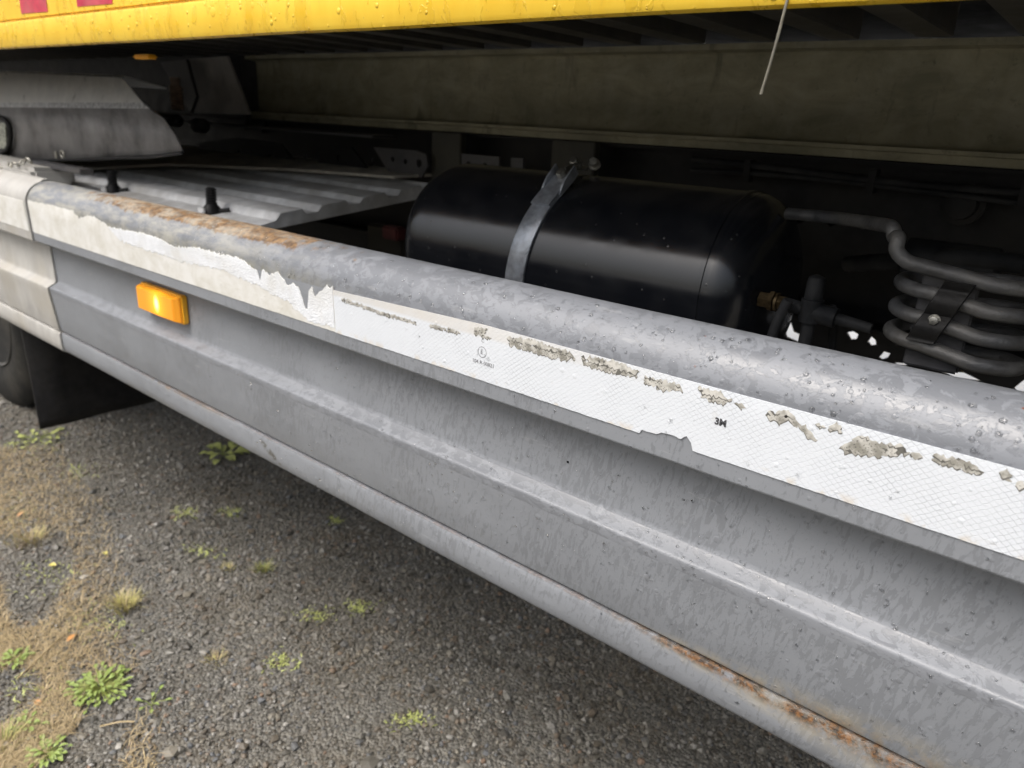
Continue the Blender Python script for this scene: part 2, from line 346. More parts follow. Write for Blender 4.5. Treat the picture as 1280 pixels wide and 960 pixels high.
# gravel: thousands of single small stones joined into one mesh
def gravel(n):
    ico = bmesh.new(); bmesh.ops.create_icosphere(ico, subdivisions=1, radius=1)
    V = np.array([v.co[:] for v in ico.verts]); T = np.array([[v.index for v in f.verts] for f in ico.faces]); ico.free()
    P = np.stack([rng.uniform(-4.6, .7, n), rng.uniform(-.3, 2.4, n), np.zeros(n)], 1)
    u, v, c = proj(P); inn = (c > .1) & (u > -220) & (u < 1400) & (v < 1150) & (v > 380)
    P = P[inn | (rng.random(n) < .12)]
    P[:, 2] = [gz(a, b) for a, b in P[:, :2]]
    k = len(P); s = np.exp(rng.normal(math.log(.0029), .45, k)); s = np.clip(s, .0016, .010)
    big = rng.random(k) < .012; s[big] *= 1.7
    sc = s[:, None] * rng.uniform(.65, 1.25, (k, 3)); sc[:, 2] *= .7
    A = V[None] * (1 + .28 * rng.normal(0, .6, (k, len(V), 1))).clip(.6, 1.4) * sc[:, None]
    a = rng.uniform(0, 6.283, k); ca, sa = np.cos(a), np.sin(a)
    Q = A.copy(); Q[..., 0] = A[..., 0] * ca[:, None] - A[..., 1] * sa[:, None]; Q[..., 1] = A[..., 0] * sa[:, None] + A[..., 1] * ca[:, None]
    Q += P[:, None]; Q[..., 2] += (s * .22)[:, None]
    F_ = (T[None] + (np.arange(k) * len(V))[:, None, None]).reshape(-1, 3)
    me = bpy.data.meshes.new('gravel'); me.vertices.add(k * len(V)); me.vertices.foreach_set('co', Q.reshape(-1))
    me.loops.add(len(F_) * 3); me.loops.foreach_set('vertex_index', F_.reshape(-1).astype(np.int32)); me.polygons.add(len(F_))
    me.polygons.foreach_set('loop_start', np.arange(0, len(F_) * 3, 3, dtype=np.int32)); me.update(calc_edges=True)
    b = NB('gravel_stone'); r = b.n('NewGeometry').outputs['Random Per Island']; cr = b.n('ValToRGB'); b.put(cr.inputs[0], r)
    e = cr.color_ramp; e.interpolation = 'CONSTANT'
    cols = [(.11, .10, .088), (.22, .205, .175), (.32, .305, .265), (.18, .15, .115), (.38, .36, .33), (.27, .21, .155), (.36, .325, .26), (.20, .21, .225), (.50, .48, .44), (.38, .25, .17), (.65, .62, .56)]
    st = [0, .12, .28, .42, .54, .64, .72, .82, .91, .955, .98]
    while len(e.elements) < len(cols): e.elements.new(.5)
    for i, (x, q) in enumerate(zip(st, cols)): e.elements[i].position = x; e.elements[i].color = (*q, 1)
    n_ = b.noise(300, 3); c = b.mix(b.step(n_, .3, .7), cr.outputs[0], b.mix(.35, cr.outputs[0], (.02, .02, .02)))
    land = b.noise(2.2, 4, .6); c = b.mix(b.mul(b.step(land, .48, .66), .45), c, (.15, .115, .07)); c = b.mix(b.step(b.noise(5, 3), .35, .65, .35, .6), c, (.035, .034, .026))
    b.done(c, b.step(r, 0, 1, .25, .7))
    me.shade_flat()
    return tag(link('gravel', me, b.m), kind='stuff', label='wet grey and brown gravel covering the yard under the truck')
gravel(210000)

# ================================================================== THE TRUCK
truck = empty('truck', (0, 0, 0)); tag(truck, 'truck with yellow load body, wet grey side guard and black air tank behind it', 'truck')

# --- side guard: a rolled profile run along x -------------------------------------------------
cy, cz, cr = .620, .886, .047
def arc(c, r, a0, a1, n): return [(c[0] - r * math.cos(R(a0 + (a1 - a0) * i / n)), c[1] + r * math.sin(R(a0 + (a1 - a0) * i / n))) for i in range(n + 1)]
prof = [(p, 1) for p in arc((cy, cz), cr, 230, 12, 34)]                       # top roll, back to front
prof += [(p, 0) for p in [(.5732, .884), (.5738, .862), (.5745, .835), (.575, .8125)]]
prof += [(p, 0) for p in arc((.5785, .8125), .0035, -5, -80, 5)]
prof += [(p, 0) for p in [(.600, .8055), (.6045, .802), (.606, .797), (.606, .760), (.606, .722)]]
prof += [(p, 2) for p in [(.6052, .7165), (.6035, .7145)]]
prof += [(p, 2) for p in [(.5910, .7080), (.5888, .7070), (.5876, .7055), (.5872, .7035)]]
prof += [(p, 0) for p in [(.588, .694), (.5925, .650), (.5968, .6095)]]
prof += [(p, 0) for p in [(.5980, .6062), (.6045, .6045), (.6045, .6022), (.5978, .6010)]]
prof += [(p, 0) for p in [(.5968, .5985), (.5960, .594), (.5962, .575), (.5978, .5605), (.6005, .5560), (.606, .5535)]]
back = [(.613, .556), (.616, .60), (.612, .70), (.614, .80), (.618, .835), (.63, .8395)]
def guard(name, x0, x1, off, mats, dx=.02):
    bm = bmesh.new(); P = prof + [(p, 0) for p in back]; n = max(2, int((x1 - x0) / dx)); rings = []
    for i in range(n + 1):
        x = x0 + (x1 - x0) * i / n; ring = []
        for k, ((y, z), s) in enumerate(P):
            # offset outwards from the profile centre
            dy = -off if k < len(prof) else off * .2; dzz = off if k < 24 else 0
            wv = .0009 * noise.noise(Vector((x * 3.1, z * 9, 1.7))) + .00035 * noise.noise(Vector((x * 17, z * 25, 5)))
            ring.append(bm.verts.new((x, y + dy + wv, z + dzz + wv * .6)))
        rings.append(ring)
    m = len(P)
    for a, b_ in zip(rings, rings[1:]):
        for k in range(m):
            f = bm.faces.new((a[k], a[(k + 1) % m], b_[(k + 1) % m], b_[k])); f.material_index = P[k][1] if len(mats) > 1 else 0
    bm.faces.new(rings[0][::-1]); bm.faces.new(rings[-1])
    return fin(name, bm, mats, truck, 40)
sg = guard('side_guard', -1.785, 1.1, 0, [m_side, m_top, m_ledge])
wg = guard('side_guard', -2.9, -1.7875, .004, [m_white]); wg['label'] = 'dirty white end section of the side guard'
def front_y(z):
    if z > .884: return cy - math.sqrt(max(cr * cr - (z - cz) ** 2, 1e-6))
    pts = [(.5732, .884), (.5738, .862), (.5745, .835), (.575, .8125)]
    for (y1, z1), (y2, z2) in zip(pts, pts[1:]):
        if z >= z2: return y1 + (y2 - y1) * (z1 - z) / (z1 - z2)
    return .575
def px_line(l, y=.574): return sorted([(at(a, b_, y=y).x, at(a, b_, y=y).z) for a, b_ in l])
def interp(l, x): return float(np.interp(x, [p[0] for p in l], [p[1] for p in l]))
def strip(name, x0, x1, top, bot, out, mat, parent, dx=.0015, rag=0, ragb=0, nz=6):
    bm = bmesh.new(); n = int((x1 - x0) / dx); cols = []
    for i in range(n + 1):
        x = x0 + (x1 - x0) * i / n
        t = top(x) + rag * noise.fractal(Vector((x * 190, 3.3, 0)), 1, 2, 4); b_ = bot(x) + ragb * noise.fractal(Vector((x * 150, 9.3, 0)), 1, 2, 4)
        if t < b_ + .0003: t = b_ + .0003
        cols.append([bm.verts.new((x, front_y(b_ + (t - b_) * k / nz) - out, b_ + (t - b_) * k / nz)) for k in range(nz + 1)])
    for a, c in zip(cols, cols[1:]):
        for k in range(nz): bm.faces.new((a[k], c[k], c[k + 1], a[k + 1]))
    r = bmesh.ops.extrude_face_region(bm, geom=list(bm.faces))
    for v in r['geom']:
        if isinstance(v, bmesh.types.BMVert): v.co.y += out * .8
    return fin(name, bm, mat, parent, 50)
Z5 = lambda x, y: (x / 3.2, 200 + y / 3.2)
# new tape, right of the vertical cut at x = -0.763
tz = px_line([(800, 536), (812, 540), (822, 543), (826, 540), (845, 545), (851, 549), (858, 544), (866, 557)], .574)
def newbot(x):
    z = .8288 + .0004 * math.sin(x * 9)
    if tz[0][0] < x < tz[-1][0]: z = max(z, interp(tz, x))
    return z
strip('reflective_tape', -.757, 1.1, lambda x: float(np.interp(x, [-.757, -.5, -.2, .1], [.885, .893, .893, .893])) + .0003 * math.sin(x * 6), newbot, .0011, m_tape, sg, .0025, 0, .0003)
# old torn tape to its left
oldtop = px_line([Z5(*p) for p in [(108, 160), (200, 180), (290, 203), (318, 232), (360, 222), (410, 245), (440, 268), (500, 280), (560, 290), (620, 305), (700, 345), (800, 352), (880, 375), (930, 385), (975, 402), (1000, 420), (1015, 432), (1030, 440), (1044, 482), (1056, 436), (1080, 462), (1095, 450), (1115, 448), (1140, 478), (1150, 500), (1170, 490), (1195, 505), (1205, 530), (1222, 590), (1232, 600), (1238, 520), (1252, 510), (1262, 545), (1290, 520), (1310, 500), (1325, 515), (1335, 505), (1345, 520)]])
strip('reflective_tape', -1.783, -.7575, lambda x: interp(oldtop, x), lambda x: .8290, .0008, m_oldtape, sg, .0012, .0028, .0003, nz=5)['label'] = 'cream weathered tape with a ragged torn top edge'
tornlow = px_line([Z5(*p) for p in [(440, 272), (480, 320), (560, 350), (640, 375), (720, 405), (800, 420), (900, 440), (960, 470), (1040, 500), (1100, 540), (1160, 570), (1205, 610), (1240, 645), (1345, 670)]])
strip('torn_backing', -1.40, -.7585, lambda x: interp(oldtop, x) - .0004, lambda x: interp(tornlow, x), .0012, m_torn, sg, .0012, .0028, .004, nz=5)
strip('reflective_tape', -2.15, -1.794, lambda x: .8925, lambda x: .8300, .0052, m_oldtape, wg, .004, .0002)['label'] = 'grubby white tape wrapped round the guard end'

# --- bared cells in the new tape: diamonds of the tape's own lattice
p = .0066
patches = [[(428, 372), (470, 386), (470, 390), (428, 376)], [(470, 387), (520, 402), (520, 406), (470, 391)], [(538, 405), (575, 414), (575, 417), (538, 409)], [(595, 409), (610, 411), (606, 418), (618, 422), (614, 425), (594, 418)],
           [(634, 421), (662, 424), (690, 432), (714, 440), (720, 449), (700, 450), (668, 440), (640, 433)], [(728, 444), (765, 450), (800, 464), (797, 471), (764, 466), (730, 456)], [(806, 468), (850, 480), (856, 488), (830, 488), (806, 480)], [(874, 484), (900, 488), (914, 500), (906, 506), (880, 497)],
           [(958, 516), (975, 512), (990, 515), (985, 527), (976, 531), (960, 523)], [(980, 517), (992, 518), (1021, 549), (1014, 551)], [(1023, 529), (1032, 530), (1032, 537), (1023, 536)], [(1036, 531), (1052, 531), (1050, 539), (1038, 538)],
           [(1048, 562), (1076, 544), (1100, 553), (1128, 556), (1138, 567), (1112, 570), (1090, 570), (1060, 567)], [(1139, 566), (1151, 568), (1149, 574), (1141, 572)], [(1166, 566), (1196, 572), (1222, 582), (1231, 592), (1216, 592), (1168, 577)], [(1252, 588), (1268, 590), (1264, 600), (1254, 598)], [(1266, 602), (1300, 606), (1300, 614), (1268, 608)], [(918, 502), (932, 506), (930, 512), (920, 508)]]
def inpoly(x, z, P):
    r = False
    for (a, b_), (c, d) in zip(P, P[1:] + P[:1]):
        if (b_ > z) != (d > z) and x < (c - a) * (z - b_) / (d - b_) + a: r = not r
    return r
for pi_, pl in enumerate(patches):
    P = [(at(a, b_, y=.5735).x, at(a, b_, y=.5735).z) for a, b_ in pl]
    x0, x1 = min(q[0] for q in P), max(q[0] for q in P); z0, z1 = min(q[1] for q in P), max(q[1] for q in P)
    s = p * .31 if pi_ > 3 else p / 4.5
    cells = []
    for i in range(int((x0 - .02) / s) - 1, int((x1 + .02) / s) + 2):
        for j in range(int(z0 / (s / 1.25)) - 1, int(z1 / (s / 1.25)) + 2):
            if (i + j) % 2: continue
            X_, Z_ = i * s, j * s / 1.25
            if inpoly(X_, Z_, P) or (x1 - x0 < .012 and abs(X_ - (x0 + x1) / 2) < s * .7 and abs(Z_ - (z0 + z1) / 2) < s * .6): cells.append((X_, Z_))
    if not cells: continue
    for nm, off, sh, mt, g_ in (('torn_edge_shade', .00115, -.0006, m_edgeshade, 1.03), ('worn_patch', .0012, .0003, m_worn, .985)):  # dark copy shifted down paints the shade under each patch's rim
        bm = bmesh.new()
        for X_, Z_ in cells:
            if nm == "worn_patch" and (noise.noise(Vector((X_ * 90, Z_ * 90, 4))) < -.6): continue
            if random.random() < (.12 if pi_ < 3 else .10) : continue
            q = []
            for k in range(8):
                a = k * math.pi / 4; rr = (1 if k % 2 == 0 else .735) * g_ * s * random.uniform(.985, 1.02)
                X2 = X_ + math.cos(a) * rr; Z2 = Z_ + sh + math.sin(a) * rr / 1.25; wv = noise.noise_vector(Vector((X2 * 230, Z2 * 230, 1))) * .0021; q.append(bm.verts.new((X2 + wv.x, front_y(Z_) - off, Z2 + wv.y)))
            f = bm.faces.new(q)
        if not bm.faces: bm.free(); continue
        r = bmesh.ops.extrude_face_region(bm, geom=list(bm.faces))
        for v in r['geom']:
            if isinstance(v, bmesh.types.BMVert): v.co.y += .0001
        fin(nm, bm, mt, sg)
# --- print on the tape
yt = lambda z: front_y(z) - .0013
c = at(603, 440, y=.573); bm = bmesh.new(); n = 40
ring = [[bm.verts.new((c.x + math.cos(2 * math.pi * k / n) * r, yt(c.z) - dy, c.z + math.sin(2 * math.pi * k / n) * r)) for k in range(n)] for r, dy in ((.0062, 0), (.0056, 0))]
for k in range(n): bm.faces.new((ring[0][k], ring[0][(k + 1) % n], ring[1][(k + 1) % n], ring[1][k]))
fin('approval_mark', bm, m_print, sg)
text('lettering', 'E', .0072, (c.x - .0006, yt(c.z), c.z), m_print, sg); text('lettering', '1', .0024, (c.x + .0034, yt(c.z), c.z - .0024), m_print, sg)
c2 = at(604, 426, y=.573); text('lettering', 'C', .0055, (c2.x, yt(c2.z), c2.z), m_print, sg)
c2 = at(604, 454, y=.573); text('lettering', '104 R-00821', .0062, (c2.x, yt(c2.z), c2.z), m_print, sg)
c2 = at(901, 528, y=.573); text('lettering', '3M', .0085, (c2.x, yt(c2.z), c2.z), simple('dark_print', (.05, .05, .055), .5, 0, .1, 200, 0.00001), sg, offs=.00035)

# --- real drops of water standing on the guard
def hemi(bm, c, nrm, rx, rz, h, n=10):
    nrm = Vector(nrm).normalized(); U = Vector((1, 0, 0)); V_ = nrm.cross(U).normalized(); rings = []
    for k in range(5):
        t = k / 4 * math.pi / 2 * .97; rr = math.cos(t); hh = math.sin(t) * h
        rings.append([bm.verts.new(Vector(c) + U * math.cos(2 * math.pi * j / n) * rx * rr + V_ * math.sin(2 * math.pi * j / n) * rz * rr * (1.15 if math.sin(2 * math.pi * j / n) > 0 else .9) + nrm * (hh - .0001)) for j in range(n)])
    for a, b_ in zip(rings, rings[1:]):
        for j in range(n): bm.faces.new((a[j], a[(j + 1) % n], b_[(j + 1) % n], b_[j]))
    bm.faces.new(rings[-1]); bm.faces.new(rings[0][::-1])
bm = bmesh.new(); PP = [q for q, s in prof]
segs = [(a, b_, s) for (a, s), (b_, _) in zip(prof, prof[1:]) if (b_[0] - .62) < 0.02 and a[1] > .556]
wts = [math.dist(a, b_) * (2.2 if s == 1 else 1) for a, b_, s in segs]
for i in range(1500):
    a, b_, s = random.choices(segs, wts)[0]; t = random.random(); y = a[0] + (b_[0] - a[0]) * t; z = a[1] + (b_[1] - a[1]) * t
    if .826 < z < .886 and y < .58: 
        if random.random() < .9: continue
        y -= .0012
    if s == 1 and y > .608: continue
    x = random.triangular(-1.2, .3, -.05); dy, dz = b_[0] - a[0], b_[1] - a[1]; nrm = Vector((0, dz, -dy)); nrm = nrm if nrm.y < 0 or s == 1 and nrm.z > 0 else -nrm
    r = random.choice([.0007, .0009, .0011, .0013, .0016, .0024 if s == 1 else .0017])
    hemi(bm, (x, y, z), nrm, r * random.uniform(.8, 1.3), r, r * .55)
tag(fin('water_drops', bm, m_water, sg, 60), kind='stuff')

# --- marker lamp
ml = bx('marker_lamp', (-1.3565, -1.2065, .5925, .6065, .7405, .7915), m_amber0, truck, .003)
ml['label'] = 'lit amber marker lamp on the side guard'
bm = bmesh.new(); v = box(bm, -1.354, -1.209, .5835, .5923, .743, .789)
for q in v:
    if q.co.y < .585: q.co.x += .004 if q.co.x < -1.28 else -.010; q.co.z += .003 if q.co.z < .76 else -.003
fin('lens', bm, m_lens, ml, 30, .0012)

# --- yellow load body
lb = bx('load_body', (-4.7, 3.2, .5605, .60, 1.2292, 2.9), m_yellow, truck, .003)
bm = bmesh.new(); Pq = [(.5565, 1.190), (.5585, 1.1855), (.564, 1.1835), (.5665, 1.1838), (.568, 1.186), (.568, 1.191), (.568, 1.226), (.561, 1.2285), (.5575, 1.2275), (.5562, 1.224)]
rings = []
for i in range(200):
    x = -4.7 + 7.9 * i / 199; wv = .0012 * noise.noise(Vector((x * 4, 0, 0)))
    rings.append([bm.verts.new((x, y + wv, z + wv)) for y, z in Pq])
for a, b_ in zip(rings, rings[1:]):
    for k in range(len(Pq)): bm.faces.new((a[k], a[(k + 1) % len(Pq)], b_[(k + 1) % len(Pq)], b_[k]))
bm.faces.new(rings[0]); bm.faces.new(rings[-1][::-1]); br = fin('bottom_rail', bm, m_yellow, lb, 40)
for x0, x1, q in ((-1.613, -1.495, .012), (-1.375, -1.251, .012), (-1.13, -1.0, .05)):
    bm = bmesh.new(); prism(bm, [(x0, .5603, 1.238 + q * .1), (x1, .5603, 1.236 + q * .1), (x1 + .006, .5603, 1.40), (x0 + .006, .5603, 1.40)] if q < .02 else [(x0, .5603, 1.29), (x1, .5603, 1.29), (x1, .5603, 1.4), (x0, .5603, 1.4)], (0, -.0006, 0)); fin('red_stripe', bm, m_red, lb)
bx('floor_panel', (-4.7, 3.2, .602, 3.06, 1.305, 1.345), m_under, lb)
bx('far_side_wall', (-4.7, 3.2, 3.062, 3.10, 1.18, 2.9), m_yellow, lb)
bx('inner_rail', (-4.7, 3.2, .603, .612, 1.20, 1.303), m_under, lb, 0)
bm = bmesh.new()
for x0, x1, y0, y1, z0, z1 in ((-.022, .022, .614, 1.262, 1.240, 1.245), (-.022, -.018, .614, 1.262, 1.2455, 1.302), (.018, .022, .614, 1.262, 1.2455, 1.302)): box(bm, x0, x1, y0, y1, z0, z1)
cm = fin('cross_member', bm, m_cross, lb); cm.location.x = -.27
for k in range(-35, 20):
    if k: d = cm.copy(); COL.objects.link(d); d.parent = lb; d.location.x = -.27 + .1255 * k

# --- subframe beam (galvanised channel) above the chassis rail
bm = bmesh.new(); Pb = [(1.264, 1.2385), (1.264, 1.229), (1.296, 1.227), (1.300, 1.222), (1.301, 1.16), (1.300, 1.098), (1.296, 1.092), (1.262, 1.090), (1.262, 1.084), (1.275, 1.082), (1.275, 1.070), (1.31, 1.070), (1.31, 1.2385)]
rings = []
xb0 = at(322, 110, y=1.30).x
for i in range(121):
    x = xb0 + (3.2 - xb0) * i / 120; wv = .002 * noise.noise(Vector((x * 3, 3, 0))); rings.append([bm.verts.new((x, y + wv, z + wv * .5)) for y, z in Pb])
for a, b_ in zip(rings, rings[1:]):
    for k in range(len(Pb)): bm.faces.new((a[k], a[(k + 1) % len(Pb)], b_[(k + 1) % len(Pb)], b_[k]))
bm.faces.new(rings[0]); bm.faces.new(rings[-1][::-1]); fin('subframe_beam', bm, m_galv, truck, 35)
# post that ends the beam, tapered gusset, rear subframe
q = at(315, 110, y=1.28).x
bx('post', (q - .01, xb0 - .004, 1.255, 1.32, 1.04, 1.236), m_frame, truck)
bm = bmesh.new(); G = [at(a, b_, y=1.24) for a, b_ in ((232, 74), (284, 70), (312, 143), (238, 141))]; prism(bm, G, (0, .008, 0)); gp = fin('gusset_plate', bm, simple('grey_gusset', (.46, .44, .41), .6, 0, .25, 20, .0006, (.55, .53, .5), .5), truck, 30, .0015)
bm = bmesh.new(); G = [at(a, b_, y=1.19) for a, b_ in ((200, 78), (232, 74), (245, 120), (238, 141), (225, 120))]; prism(bm, G, (0, .01, 0)); fin('gusset_flange', bm, m_frame, gp, 30)
bx('rear_subframe', (-4.7, q - .012, 1.31, 1.36, 1.03, 1.3035), m_black, truck)
c = at(221, 122, y=1.12); bm = bmesh.new(); lathe(bm, (c.x, c.y, c.z - .035), (0, 0, 1), [(0, .010)] + [(i * .0045 + .002, .020 if i % 2 else .015) for i in range(15)] + [(.07, .012), (.088, .014)], 20); fin('suspension_bellows', bm, m_rustp, truck, 40)
for (a, b_, r, l) in ((205, 150, .018, .14), (250, 157, .02, .05)):
    c = at(a, b_, y=1.15); bm = bmesh.new(); lathe(bm, c, (1, .25, 0), [(-l / 2, r * .7), (-l / 2 + .01, r), (l / 2 - .01, r), (l / 2, r * .7)], 20); fin('shock_absorber', bm, m_frame, truck, 40)
c = at(182, 71, y=.68); bm = bmesh.new(); box(bm, c.x - .034, c.x + .024, c.y - .008, c.y + .011, c.z - .0038, c.z + .0038); o = fin('amber_reflector', bm, m_amber0, truck, 30, .003)
# chassis rail with holes, brackets and uprights
yr = 1.335; holes = []
def hole(px, py, r): 
    c = at(px, py, y=yr); return [(c.x + r * math.cos(k * math.pi / 6), c.z + r * math.sin(k * math.pi / 6)) for k in range(12)]
outer = [(-7, .80), (3.2, .80), (3.2, 1.068), (-7, 1.068)]
hl = [hole(800 + 40 * i, 258 + 3.2 * i, .008) for i in range(8)] + [hole(300 + 42 * i, 190 + 3 * i, .010 + .003 * (i % 2)) for i in range(5)]
cr_ = flat('chassis_rail', [outer] + hl, yr, .006, m_black, truck)
bx('top_flange', (-7, 3.2, 1.275, 1.3315, 1.0625, 1.0678), m_black, cr_)
bx('bottom_flange', (-7, 3.2, 1.275, 1.3315, .80, .807), m_black, cr_)
a, b_ = at(215, 150, y=1.2), at(470, 184, y=1.2)
bx('frame_ledge', (a.x, b_.x, 1.19, 1.27, a.z - .006, a.z), m_frame, truck)
def plate(name, pxs, y, mat, parent, hs=(), th=.006):
    P = [(at(a, b_, y=y).x, at(a, b_, y=y).z) for a, b_ in pxs]; L = [P]
    for a, b_, r in hs:
        c = at(a, b_, y=y); L.append([(c.x + r * math.cos(k * math.pi / 6), c.z + r * math.sin(k * math.pi / 6)) for k in range(12)])
    return flat(name, L, y, th, mat, parent)
plate('spring_hanger', [(468, 184), (520, 188), (534, 193), (536, 208), (528, 222), (500, 218), (486, 214)], 1.22, m_frame, truck, [(492, 199, .006), (508, 202, .006), (525, 204, .009)])
plate('slotted_bracket', [(578, 192), (625, 196), (625, 222), (578, 222)], 1.22, m_frame, truck, [(587, 205, .006), (607, 207, .006)])
plate('slotted_bracket', [(640, 197), (655, 198), (655, 220), (640, 220)], 1.22, m_frame, truck)
plate('frame_bracket', [(250, 178), (300, 172), (352, 180), (372, 206), (340, 214), (250, 205)], 1.23, m_black, truck, [(300, 192, .01), (340, 198, .012)])
plate('frame_bracket', [(395, 180), (440, 184), (462, 214), (400, 212)], 1.23, m_black, truck, [(425, 198, .010)])
m_upr = simple('olive_upright', (.045, .043, .032), .6, .1, .3, 25, .0006, (.13, .12, .09), .5)
for xa, xb in ((540, 576), (690, 744)):
    P0, P1 = at(xa, 190, y=1.24), at(xb, 190, y=1.24); bx('upright_bracket', (P0.x, P1.x, 1.238, 1.258, .90, 1.068), m_upr, truck)
c = at(1205, 255, y=1.29); bm = bmesh.new(); lathe(bm, c, (0, -1, 0), [(0, .03), (.01, .03), (.014, .022), (.03, .02), (.034, .012)], 24); fin('rail_plug', bm, m_black, truck, 40)
for z_, r_ in ((1.045, .006), (1.030, .0045)):
    bm = bmesh.new(); tube(bm, spline([Vector((x, 1.262 + .004 * math.sin(x * 5), z_ + .006 * math.sin(x * 7 + z_ * 90))) for x in np.linspace(-.62, .5, 12)], 4), r_, 8); fin('cable', bm, m_hose, truck, 60)
for i in range(5):
    bx('cable_clip', (-.52 + .2 * i, -.508 + .2 * i, 1.252, 1.275, 1.020, 1.056), m_black, truck, .001)
# added black sheet for the dark mass of parts, ragged gaps show bright yard
ys_ = 1.36
def loopp(pts):
    return [(at(a, b_, y=ys_).x, at(a, b_, y=ys_).z) for a, b_ in pts]
Z4 = lambda l: [(880 + x / 3.2, 230 + y / 3.2) for x, y in l]
gaps = [Z4(l) for l in ([(318, 560), (335, 545), (352, 556), (362, 590), (398, 605), (402, 630), (380, 634), (330, 612)], [(299, 598), (312, 592), (320, 606), (306, 614)], [(572, 592), (600, 588), (620, 600), (612, 620), (588, 622)],
     [(656, 630), (672, 608), (688, 622), (692, 642), (668, 646)], [(700, 694), (722, 668), (748, 676), (735, 694), (712, 702)], [(782, 630), (832, 632), (830, 652), (800, 650)],
     [(990, 690), (1008, 664), (1030, 682), (1060, 690), (1098, 684), (1106, 706), (1098, 730), (1060, 722), (1020, 724), (1000, 716)], [(1126, 730), (1146, 724), (1160, 734), (1150, 742), (1130, 740)], [(950, 748), (1040, 752), (1120, 790), (1000, 775)], [(1240, 815), (1290, 775), (1330, 800), (1330, 850), (1260, 840)], [(760, 712), (812, 716), (812, 726), (770, 724)])]
flat('dark_mass_sheet', [[(-7, .30), (1.6, .30), (1.6, .7995), (-7, .7995)]] + [[(x, min(z, .795)) for x, z in loopp(l)] for l in gaps], ys_, .008, m_black, truck)
bx('far_chassis_rail', (-7, 3.2, 2.20, 2.21, .80, 1.23), m_black, truck)

# --- air tank on the chassis
tc = (0, .95, .899); tr = .130
tank = None; bm = bmesh.new(); x0, x1 = -.945, -.312
pr = [(x0, .0)]; D = .075
for i in range(13):
    t = i / 12 * math.pi / 2; pr.append((x0 + D - D * math.cos(t), tr * math.sin(t) ** .8))
pr += [(x, tr) for x in np.linspace(-.82, -.40, 9)] + [(-.3805, tr), (-.38, tr + .0016), (-.373, tr + .0018), (-.3725, tr), (-.366, tr - .0014), (-.364, tr - .0014)]
for i in range(13):
    t = (12 - i) / 12 * math.pi / 2; pr.append((x1 - .058 + .058 * math.cos(t), (tr - .001) * math.sin(t) ** .75))
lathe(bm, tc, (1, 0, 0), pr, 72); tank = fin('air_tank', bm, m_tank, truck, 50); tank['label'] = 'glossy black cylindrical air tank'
bm = bmesh.new(); xs_ = -.660; hw = .0165; n = 60; rings = []
def tp(deg, dr, dx=0):
    q = min(deg, 47); P_ = Vector((xs_ + dx - .005 + .030 * max(0, min(1, (deg + 25) / 90)), tc[1] - (tr + dr) * math.cos(R(q)), tc[2] + (tr + dr) * math.sin(R(q))))
    return P_ + Vector((0, math.sin(R(q)), math.cos(R(q)))) * (tr * R(deg - q))
for i in range(n + 1):
    a = 70 - 255 * i / n                       # from the top over the front and underneath
    rings.append([bm.verts.new(tp(a, dr, dx)) for dx, dr in ((-hw, .0005), (-hw, .0038), (-hw + .002, .0045), (hw - .002, .0045), (hw, .0038), (hw, .0005))])
for a, b_ in zip(rings, rings[1:]):
    for k in range(6): bm.faces.new((a[k], a[(k + 1) % 6], b_[(k + 1) % 6], b_[k]))
bm.faces.new(rings[0]); bm.faces.new(rings[-1][::-1]); st = fin('strap', bm, m_strap, tank, 40)
# folded strap end, T bolt and nuts
bm = bmesh.new(); rings = []
for i in range(13):
    dg = 42 + i * 2.0; rings.append([bm.verts.new(tp(dg, dr, dx)) for dx, dr in ((-hw * .98, .0048), (-hw * .98, .0085), (hw * .98, .0085), (hw * .98, .0048))])
for a, b_ in zip(rings, rings[1:]):
    for k in range(4): bm.faces.new((a[k], a[(k + 1) % 4], b_[(k + 1) % 4], b_[k]))
bm.faces.new(rings[0]); bm.faces.new(rings[-1][::-1]); fin('strap_fold', bm, m_strap, tank, 30)
for s_ in (-1, 1):
    bm = bmesh.new(); rings = []
    for i in range(12):
        dg = 52 + i * 1.8; hgt = .0055 + .011 * math.sin(min(1, i / 7) * math.pi / 2)
        rings.append([bm.verts.new(tp(dg, dr, s_ * hw * .98 + dx)) for dx, dr in ((-.0015, .001), (-.0015, hgt), (.0015, hgt), (.0015, .001))])
    for a, b_ in zip(rings, rings[1:]):
        for k in range(4): bm.faces.new((a[k], a[(k + 1) % 4], b_[(k + 1) % 4], b_[k]))
    bm.faces.new(rings[0]); bm.faces.new(rings[-1][::-1]); fin('strap_lug', bm, m_strap, tank, 30)
bolt('bolt', tp(66, .005), tp(66, 1) - tp(66, 0), .0075, m_zinc, tank, .012)
bm = bmesh.new(); tube(bm, [tp(70, .010, 0), tp(76, .004, 0), (xs_, .985, 1.036)], .0035, 10); fin('tie_rod', bm, m_zinc, tank, 40)
bolt('bolt', Vector((xs_ + .012, .94, 1.040)), (0, -.6, .6), .0065, m_zinc, tank, .014); bolt('bolt', Vector((xs_ + .028, .965, 1.043)), (.3, -.8, .4), .0065, m_zinc, tank, .016)
